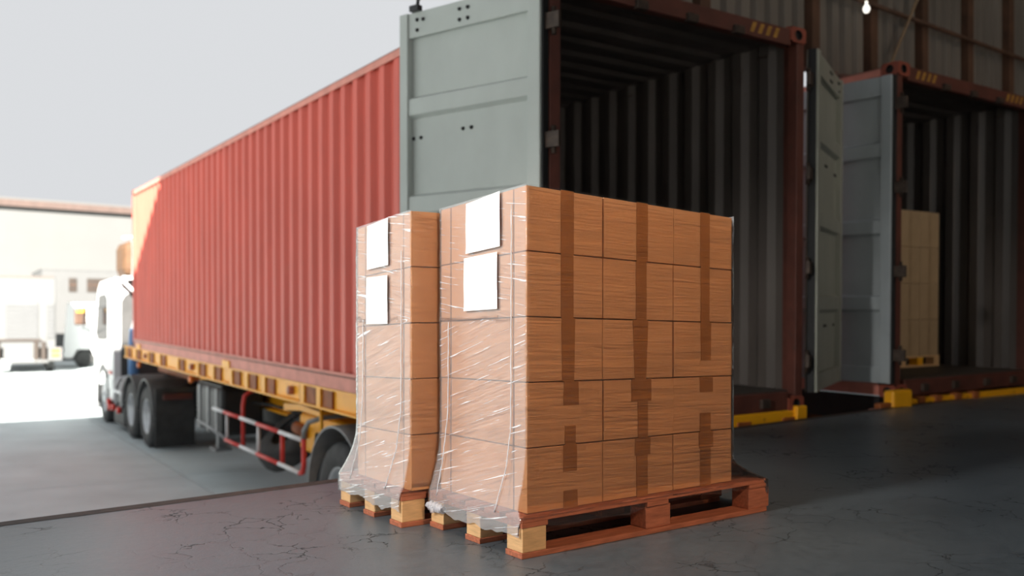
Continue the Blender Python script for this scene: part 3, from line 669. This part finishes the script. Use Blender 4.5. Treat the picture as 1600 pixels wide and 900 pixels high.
for k in range(5):
    for i, nm in enumerate(('at the near corner', 'in the middle of the right side', 'at the far right end')):
        carton(SA, XS[i], XS[i + 1], 2.232, 2.305, k, f'carton {nm} of the larger stack, {LAYER[k]}', GA, TAPES[i][k])
    carton(SA, 1.681, 2.664, 2.309, 2.688, k, f'wide carton on the left side of the larger stack, {LAYER[k]}', GA)
    carton(SA, 1.681, 2.004, 2.692, 2.757, k, f'narrow carton at the far left corner of the larger stack, {LAYER[k]}', GA)
SB = Stack(1.570, 2.50, 2.775, 3.212, .1305, 1.142, 1.150, 1.113)
GB = 'cartons of the smaller wrapped stack'
for k in range(5):
    carton(SB, 1.570, 1.905, 2.775, 2.834, k, f'brown carton at the near corner of the smaller stack, {LAYER[k]}', GB)
    carton(SB, 1.570, 2.50, 2.838, 3.143, k, f'wide carton on the left side of the smaller stack, {LAYER[k]}', GB)
    carton(SB, 1.570, 1.905, 3.147, 3.212, k, f'narrow carton at the far left corner of the smaller stack, {LAYER[k]}', GB)

# paper sheets stuck on the left faces
def paper(label, x, ya, yb, z, ztl, ztr):
    n_ = 10; m_ = MB(); vs = []
    for t in (0, 1):
        for i in range(n_ + 1):
            for j in range(n_ + 1):
                u, v = i / n_, j / n_; y = ya + (yb - ya) * u; zt = ztl + (ztr - ztl) * u; zb = z + (ztr - ztl) * u * .6
                b = .0012 * noise.noise((y * 14, v * 3, x * 9)) + .0008 * math.sin(v * 9)
                vs.append((x - .0065 + b - (.0006 if t == 0 else 0), y - .004 * (1 - v) * (u - .5), zb + (zt - zb) * v))
    S_ = (n_ + 1) ** 2; fs = []
    for i in range(n_):
        for j in range(n_):
            q = (i * (n_ + 1) + j, (i + 1) * (n_ + 1) + j, (i + 1) * (n_ + 1) + j + 1, i * (n_ + 1) + j + 1)
            fs.append(q); fs.append(tuple(S_ + a for a in q[::-1]))
    m_.add(vs, fs, 0, True); return tag(m_.build('paper_sheet', PAPER, fix=False), label, 'paper', 'blank white sheets on the stacks')
paper('blank white sheet, upper of two on the larger stack', 1.677, 2.571, 2.369, .977, 1.150, 1.172)
paper('blank white sheet, lower of two on the larger stack', 1.677, 2.584, 2.384, .778, .962, .973)
paper('blank white sheet, upper of two on the smaller stack', 1.566, 3.105, 2.935, .942, 1.112, 1.130)
paper('blank white sheet, lower of two on the smaller stack', 1.566, 3.111, 2.940, .731, .912, .916)

# ------------------------------------------------------------------ stretch film
def film(label, st, pal, strands, seed):
    x0, x1, y0, y1 = st.x0 - .0035, st.x1 + .0035, st.y0 - .0035, st.y1 + .0035
    px0, py0, px1, py1 = pal[0] - .004, pal[1] - .004, pal[0] + pal[2] + .004, pal[1] + pal[3] + .004
    W, D = x1 - x0, y1 - y0
    per = []; step = .012
    nW, nD = int(W / step), int(D / step)
    for i in range(nW): per.append((i / nW, 0, 'f'))
    for i in range(nD): per.append((1, i / nD, 'r'))
    for i in range(nW): per.append((1 - i / nW, 1, 'b'))
    for i in range(nD): per.append((0, 1 - i / nD, 'l'))
    NZ = 92; vs = []; uvs = []; milk_glint = []; n_ = len(per)
    z_low = .062
    for j in range(NZ + 1):
        for i, (u, v, sd) in enumerate(per):
            top = (st.p(st.x0 + u * (st.x1 - st.x0), st.y0 + v * (st.y1 - st.y0), 5)).z + .003
            hem = z_low + .022 * noise.noise((u * 3 + seed, v * 5, 1.7)) + .010 * noise.noise((u * 11, v * 14, seed)) + (.028 if sd == 'f' else 0)
            z = hem + (top - hem) * j / NZ
            fl_ = lambda s_, e: max(0, min(1, (s_ - z) / (s_ - .128))) ** e
            tL, tF, tR, tB = fl_(.36, 1.8), fl_(.15, 1.0), fl_(.21, 1.2), fl_(.3, 1.6)
            x = x0 + u * W; y = y0 + v * D
            ox = (px0 - x0) * tL * (1 - u) ** 3 + (px1 - x1) * tR * u ** 6
            oy = (py0 - y0) * tF * (1 - v) ** 2 + (py1 - y1) * tB * v ** 2
            if z < .128 and sd == 'f': oy += .02 * min(1, (.128 - z) / .03)      # tucked under the deck on the long side
            wr_ = noise.noise((x * 4 + y * 9 + z * 7 + seed, z * 38 + (y * 9 if sd == 'l' else 0), seed * 2.3)) * .0022 + noise.noise((x * 3, y * 3, z * 6 + seed)) * .0025
            if j > NZ - 3: wr_ *= .4
            wr_ = max(wr_, -.001) * (.8 if sd == 'f' else 1)
            nx, ny = {'f': (0, -1), 'r': (1, 0), 'b': (0, 1), 'l': (-1, 0)}[sd]
            vs.append((x + ox + nx * wr_, y + oy + ny * wr_, z))
            s_ = (u * W if sd in 'fb' else v * D)
            shear = {'f': .03, 'l': .28 if z < .75 else -.12, 'r': .05, 'b': .05}[sd]
            uvs.append((s_ + seed, z + shear * s_))
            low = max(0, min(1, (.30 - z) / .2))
            milk_glint.append({'f': .03, 'r': .3, 'b': .3, 'l': .85}[sd] + .35 * low * {'l': 1, 'f': .08}.get(sd, .4))  # left side set milkier to imitate its white glints
    fs = [(j * n_ + i, j * n_ + (i + 1) % n_, (j + 1) * n_ + (i + 1) % n_, (j + 1) * n_ + i) for j in range(NZ) for i in range(n_)]
    me = bpy.data.meshes.new('stretch_film'); me.from_pydata(vs, [], fs); me.materials.append(FILM)
    me.polygons.foreach_set('use_smooth', [True] * len(fs))
    ul = me.uv_layers.new(name='wrap')
    for l in me.loops: ul.data[l.index].uv = uvs[l.vertex_index]
    at = me.attributes.new('milk_glint', 'FLOAT', 'POINT'); at.data.foreach_set('value', milk_glint)
    me.update()
    o = bpy.data.objects.new('stretch_film', me); COL.objects.link(o); tag(o, label, 'film')
    for pts in strands:                                     # film twisted into ropes down the open side
        q = []
        for i in range(len(pts) - 1):
            a, b = Vector(pts[i]), Vector(pts[i + 1])
            for k in range(8): q.append(a.lerp(b, k / 8) + Vector((0, .0012 * math.sin(k * 2.2 + i), 0)))
        q.append(Vector(pts[-1]))
        MB().tube(q, [.0013 + .0010 * abs(math.sin(i * 1.3)) for i in range(len(q))], 6).build('twisted_strand', FILMROPE, o)
    if seed < 3:                                            # film bunched round the far end of the hem
        hm = []
        for i in range(30):
            a = i / 29
            hm.append((px0 - .002 - .006 * abs(noise.noise((i * .6, 1, seed))), py1 - .005 - .10 * a, .076 + .012 * noise.noise((i * .5, 2, seed)) + .008 * math.sin(i * 1.1)))
        MB().tube(hm, [.007 + .012 * abs(noise.noise((i * .8, 4, seed))) for i in range(30)], 8).build('gathered_hem', FILM_HEM, o)
    return o
def hem_material():
    m = bpy.data.materials.new('gathered_film'); m.use_nodes = True; N = m.node_tree.nodes; Lk = m.node_tree.links
    b = N['Principled BSDF']; b.inputs['Base Color'].default_value = (.75, .76, .82, 1); b.inputs['Roughness'].default_value = .2; b.inputs['Alpha'].default_value = .5
    return m
FILM_HEM = hem_material()
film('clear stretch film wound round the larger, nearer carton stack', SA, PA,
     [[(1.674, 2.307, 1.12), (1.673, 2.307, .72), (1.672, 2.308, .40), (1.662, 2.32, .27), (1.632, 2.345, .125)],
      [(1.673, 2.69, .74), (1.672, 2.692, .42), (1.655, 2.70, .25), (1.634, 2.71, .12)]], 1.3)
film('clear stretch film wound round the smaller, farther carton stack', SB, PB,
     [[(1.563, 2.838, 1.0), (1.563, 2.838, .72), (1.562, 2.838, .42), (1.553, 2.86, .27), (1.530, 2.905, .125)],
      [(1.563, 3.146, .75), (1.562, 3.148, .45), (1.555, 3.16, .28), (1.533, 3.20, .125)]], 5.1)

# ------------------------------------------------------------------ cartons inside the second container
pal2 = thing('wooden_pallet', 'small pallet under the cartons inside the second container', 'pallet', T_TWO)
PX, PY, PZ = 1.42, .85, .147
for y_ in (0, .5): MB().box((PX, PY + y_, PZ), (PX + .72, PY + y_ + .1, PZ + .02)).build('bottom_board', WOODPALE, pal2)
for i in range(3):
    for y_ in (0, .5): MB().box((PX + i * .31, PY + y_, PZ + .02), (PX + i * .31 + .1, PY + y_ + .1, PZ + .1)).build('block', YELLOW if i == 1 else WOODPALE, pal2)
for k in range(5): MB().box((PX, PY + k * .125, PZ + .1), (PX + .72, PY + k * .125 + .1, PZ + .118)).build('deck_board', WOODPALE, pal2)
inner = None
for r_ in range(4):
    for c_ in range(2):
        if inner is None:
            inner = MB().box((0, 0, 0), (.352, .58, .383), 0, .004).build('carton', CARDOLD); o = inner
            MB().box((.15, -.001, .0), (.20, .0, .383)).build('tape_strip', mat('pale_tape', (.36, .24, .13), .5), inner)
        else: o = copy_tree(inner)
        o.matrix_world = T_TWO @ Matrix.Translation((PX + .004 + c_ * .358, PY + .01, PZ + .119 + r_ * .386))
        tag(o, f'pale carton inside the second container, {"left" if c_ == 0 else "right"} column, {["bottom", "second", "third", "top"][r_]} row', 'carton', 'cartons inside the second container')

# bumpers of the dock under the second container
bp = thing('dock_bumper', 'yellow steel dock bumper on the edge left of the second container', 'bumper', T_TWO)
MB().box((-.26, -.16, -.155), (.02, -.06, .08), 0, .02).build('plate', YELLOW, bp)
MB().box((-.42, -.14, -.07), (-.24, -.08, -.02), 0, .01).build('arm', YELDARK, bp)
for x in (-.46, -.36): MB().lathe([(0, -.03), (.035, -.03), (.04, 0), (.035, .03), (0, .03)], 16, 0, Matrix.Translation((x, -.1, -.10)) @ Matrix.Rotation(R(90), 4, 'Z')).build('roller', mat('pinkish_roller', (.40, .20, .17), .6), bp)
t2 = thing('semi_trailer', 'trailer with yellow rear bar under the second container', 'trailer', T_TWO)
rb2 = MB().box((.05, -.03, -.13), (CW, .08, -.03), 0, .012).build('rear_bumper', YELLOW, t2)
for x in (.35, .62, .95, 1.25): box('bumper_bracket', (x - .05, -.05, -.15), (x + .05, .02, -.01), YELDARK, rb2, .008)
for xa in (.0, CW - .12): MB().box((xa, .15, -.24), (xa + .12, 6, -.016)).build('side_beam', BLACKSTEEL, t2)
for y in (1.95, 3.4): dual(t2, y, ZW - .0146 * y)
for y in (.5, 2.6, 4.5): box('cross_member', (.1, y, -.3), (CW - .1, y + .1, -.1), YELDARK, t2)
for x in (.9, 1.45): box('main_beam', (x, .2, -.65), (x + .1, 6, -.2), YELDARK, t2)

# ------------------------------------------------------------------ far side of the yard
def far(name, label, cat, x, y, yaw): return thing(name, label, cat, Matrix.Translation((x, y, ZG)) @ Matrix.Rotation(yaw, 4, 'Z'))
LOUV = mat('dark_grey_slat_paint', (.050, .052, .055), .6, 0, .05, 3)  # very dark grey that turns pale under the strong sun
VANW = mat('bright_white_paint', (.86, .86, .86), .5, 0, .02, 3)
FARW = mat('dark_grey_far_paint', (.084, .085, .086), .6, 0, .03, 3)  # dark grey that comes out white in direct sun
ft = far('box_truck', 'white truck seen from behind, parked across the yard', 'truck', 5.05, 41.7, R(-7))
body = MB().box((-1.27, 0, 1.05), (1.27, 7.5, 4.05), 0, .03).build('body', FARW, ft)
MB().box((-1.2, -.02, 4.0), (1.2, .02, 4.05)).build('top_trim', mat('worn_trim', (.09, .065, .05), .6), body)
for xa, xb, nz_ in ((-1.2, -.95, 8), (-.6, .62, 9), (.9, 1.22, 8)):
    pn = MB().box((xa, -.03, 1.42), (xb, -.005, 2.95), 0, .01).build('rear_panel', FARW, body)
    for k in range(nz_):
        z = 1.46 + k * 1.45 / nz_
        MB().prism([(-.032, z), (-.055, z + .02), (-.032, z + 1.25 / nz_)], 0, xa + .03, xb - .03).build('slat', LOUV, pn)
MB().box((-1.0, -.08, 1.34), (.72, 0, 1.42), 0, .01).build('tail_bar', mat('rust_grey_bar', (.03, .018, .012), .6), body)
for x in (-1.15, -.85, .55, .82): MB().box((x - .1, -.06, .38), (x + .08, .25, 1.32), 0, .02).build('bracket', BRN, ft)
MB().box((-.65, -.05, .58), (.45, .0, 1.1), 0, .01).build('plate_board', FARW, ft)
MB().box((-.9, -.12, .42), (1.0, .0, .55), 0, .02).build('rear_bumper', FARW, ft)
for x in (-1.12, 1.25):
    lb = MB().box((x - .27, -.1, .5), (x + .27, .02, 1.08), 0, .02).build('lamp_cluster', FARW, ft)
    for z in (.72, .92): MB().box((x - .15, -.125, z - .05), (x + .17, -.098, z + .06), 0, .01).build('tail_lens', ORANGELENS, lb)
for x, f_ in ((-1.2, -1), (.95, -1)):
    for y in (1.2, 5.8): wheel(ft, x, y, .5, .5, .28)
MB().box((-.9, .2, .6), (.9, 7.4, 1.04)).build('underframe', BLACKSTEEL, ft)

fv = far('panel_van', 'white vehicle with a dark wheel beyond the truck cab', 'van', 9.8, 45.6, R(-13))
vp = [(-2.4, .45), (-2.45, 1.1), (-2.3, 3.0), (2.3, 3.05), (2.45, 2.9), (2.5, .5), (1.9, .45), (1.7, .85), (1.1, .85), (.9, .45), (-1.1, .4), (-1.3, .85), (-1.9, .85), (-2.1, .45)]
MB().prism([(a, b) for a, b in vp], 1, -1.0, 1.0).build('body', VANW, fv)
for x in (-1.6, 1.4):
    for y, rr in ((-1.02, 90), (.76, 90)):
        m = Matrix.Translation((x, y, .42)) @ Matrix.Rotation(R(90), 4, 'Z')
        MB().lathe([(0, 0), (.22, 0), (.26, -.02), (.40, -.02), (.42, .05), (.42, .2), (.38, .24), (0, .24)], 28, 0, m).build('wheel', TYRE, fv)
MB().box((-2.5, -.9, .5), (-2.38, .9, .75), 0, .02).build('bumper', VANW, fv)

bd = far('warehouse', 'long white hall with a brown eave across the yard', 'building', 8, 70, R(1.5))
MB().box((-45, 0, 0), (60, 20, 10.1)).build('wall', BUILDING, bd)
MB().box((-45.3, -.4, 10.1), (60.3, .15, 10.55)).build('eave_fascia', EAVE, bd)
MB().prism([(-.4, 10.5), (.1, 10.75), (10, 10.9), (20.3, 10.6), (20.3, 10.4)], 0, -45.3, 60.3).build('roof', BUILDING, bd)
bt = far('gate_house', 'low white building with dark window openings behind the truck cab', 'building', 10.6, 53, R(-3))
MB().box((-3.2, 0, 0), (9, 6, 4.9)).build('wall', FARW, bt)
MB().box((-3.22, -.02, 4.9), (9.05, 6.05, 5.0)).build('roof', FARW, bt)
for xa, xb in ((-1.9, -1.5), (-1.0, 2.0)):
    wn = MB().box((xa, -.03, 3.75), (xb, .01, 4.5)).build('window', BRN, bt)
    MB().box((xa, -.05, 4.12), (xb, -.02, 4.16)).build('transom', POSTRUST, wn)

# small bracket on the container top beside the open left door
bk_ = MB(); bk_.tube([(0, 0, 0), (.0, -.01, .07), (.03, -.02, .10)], .012, 8); bk_.tube([(0, 0, .05), (-.04, 0, .075)], .01, 8); bk_.box((-.03, -.02, -.02), (.05, .03, .02), 0, .004)
dl_ = [c for c in c1.children if c.name.startswith('door') and not c.name.startswith('door_')][0]
b_ = bk_.build('latch_hook', BLACKSTEEL, dl_); b_.location = (1.02, .03, 2.83)

# ------------------------------------------------------------------ added fill lamps (unseen, behind and beside the camera)
def fill_lamp(label, x, y, z, aim, power, col, cone=70):
    t = thing('added_fill_lamp', label, 'lamp', Matrix.Translation((x, y, z)))
    q = (Vector(aim) - Vector((x, y, z))).to_track_quat('-Z', 'Y')
    sh = MB().lathe([(.05, -.28), (.12, -.25), (.16, -.05), (.30, .08), (.31, .08), (.17, -.06), (.13, -.26), (.05, -.29)], 28, 0, Matrix.Rotation(R(90), 4, 'Y')).build('lamp_shade', GREYPLASTIC, t)
    sh.rotation_mode = 'QUATERNION'; sh.rotation_quaternion = q
    MB().tube([(0, 0, .25), (0, 0, 9.3 - z)], .015, 8).build('hanging_rod', BLACKSTEEL, t)
    d = bpy.data.lights.new('fill_light', 'SPOT'); d.energy = power; d.color = col; d.spot_size = R(cone); d.spot_blend = .8; d.shadow_soft_size = .16
    l = bpy.data.objects.new('fill_light', d); COL.objects.link(l); l.parent = t; l.rotation_mode = 'QUATERNION'; l.rotation_quaternion = q
    return t
fill_lamp('grey bell fill lamp added behind the camera over the dock', 1.0, -2.6, 4.2, (2.2, 2.3, .95), 800, (1, .71, .47), 30)
fill_lamp('grey bell fill lamp added high near the dock wall', 8.5, -5.5, 7.5, (9.2, 5, 4.6), 600, (1, .82, .62), 62)
fill_lamp('grey bell fill lamp added low over the left end of the dock', -2.2, 2.3, 2.6, (1.65, 2.6, .7), 820, (1, .96, .90), 52)
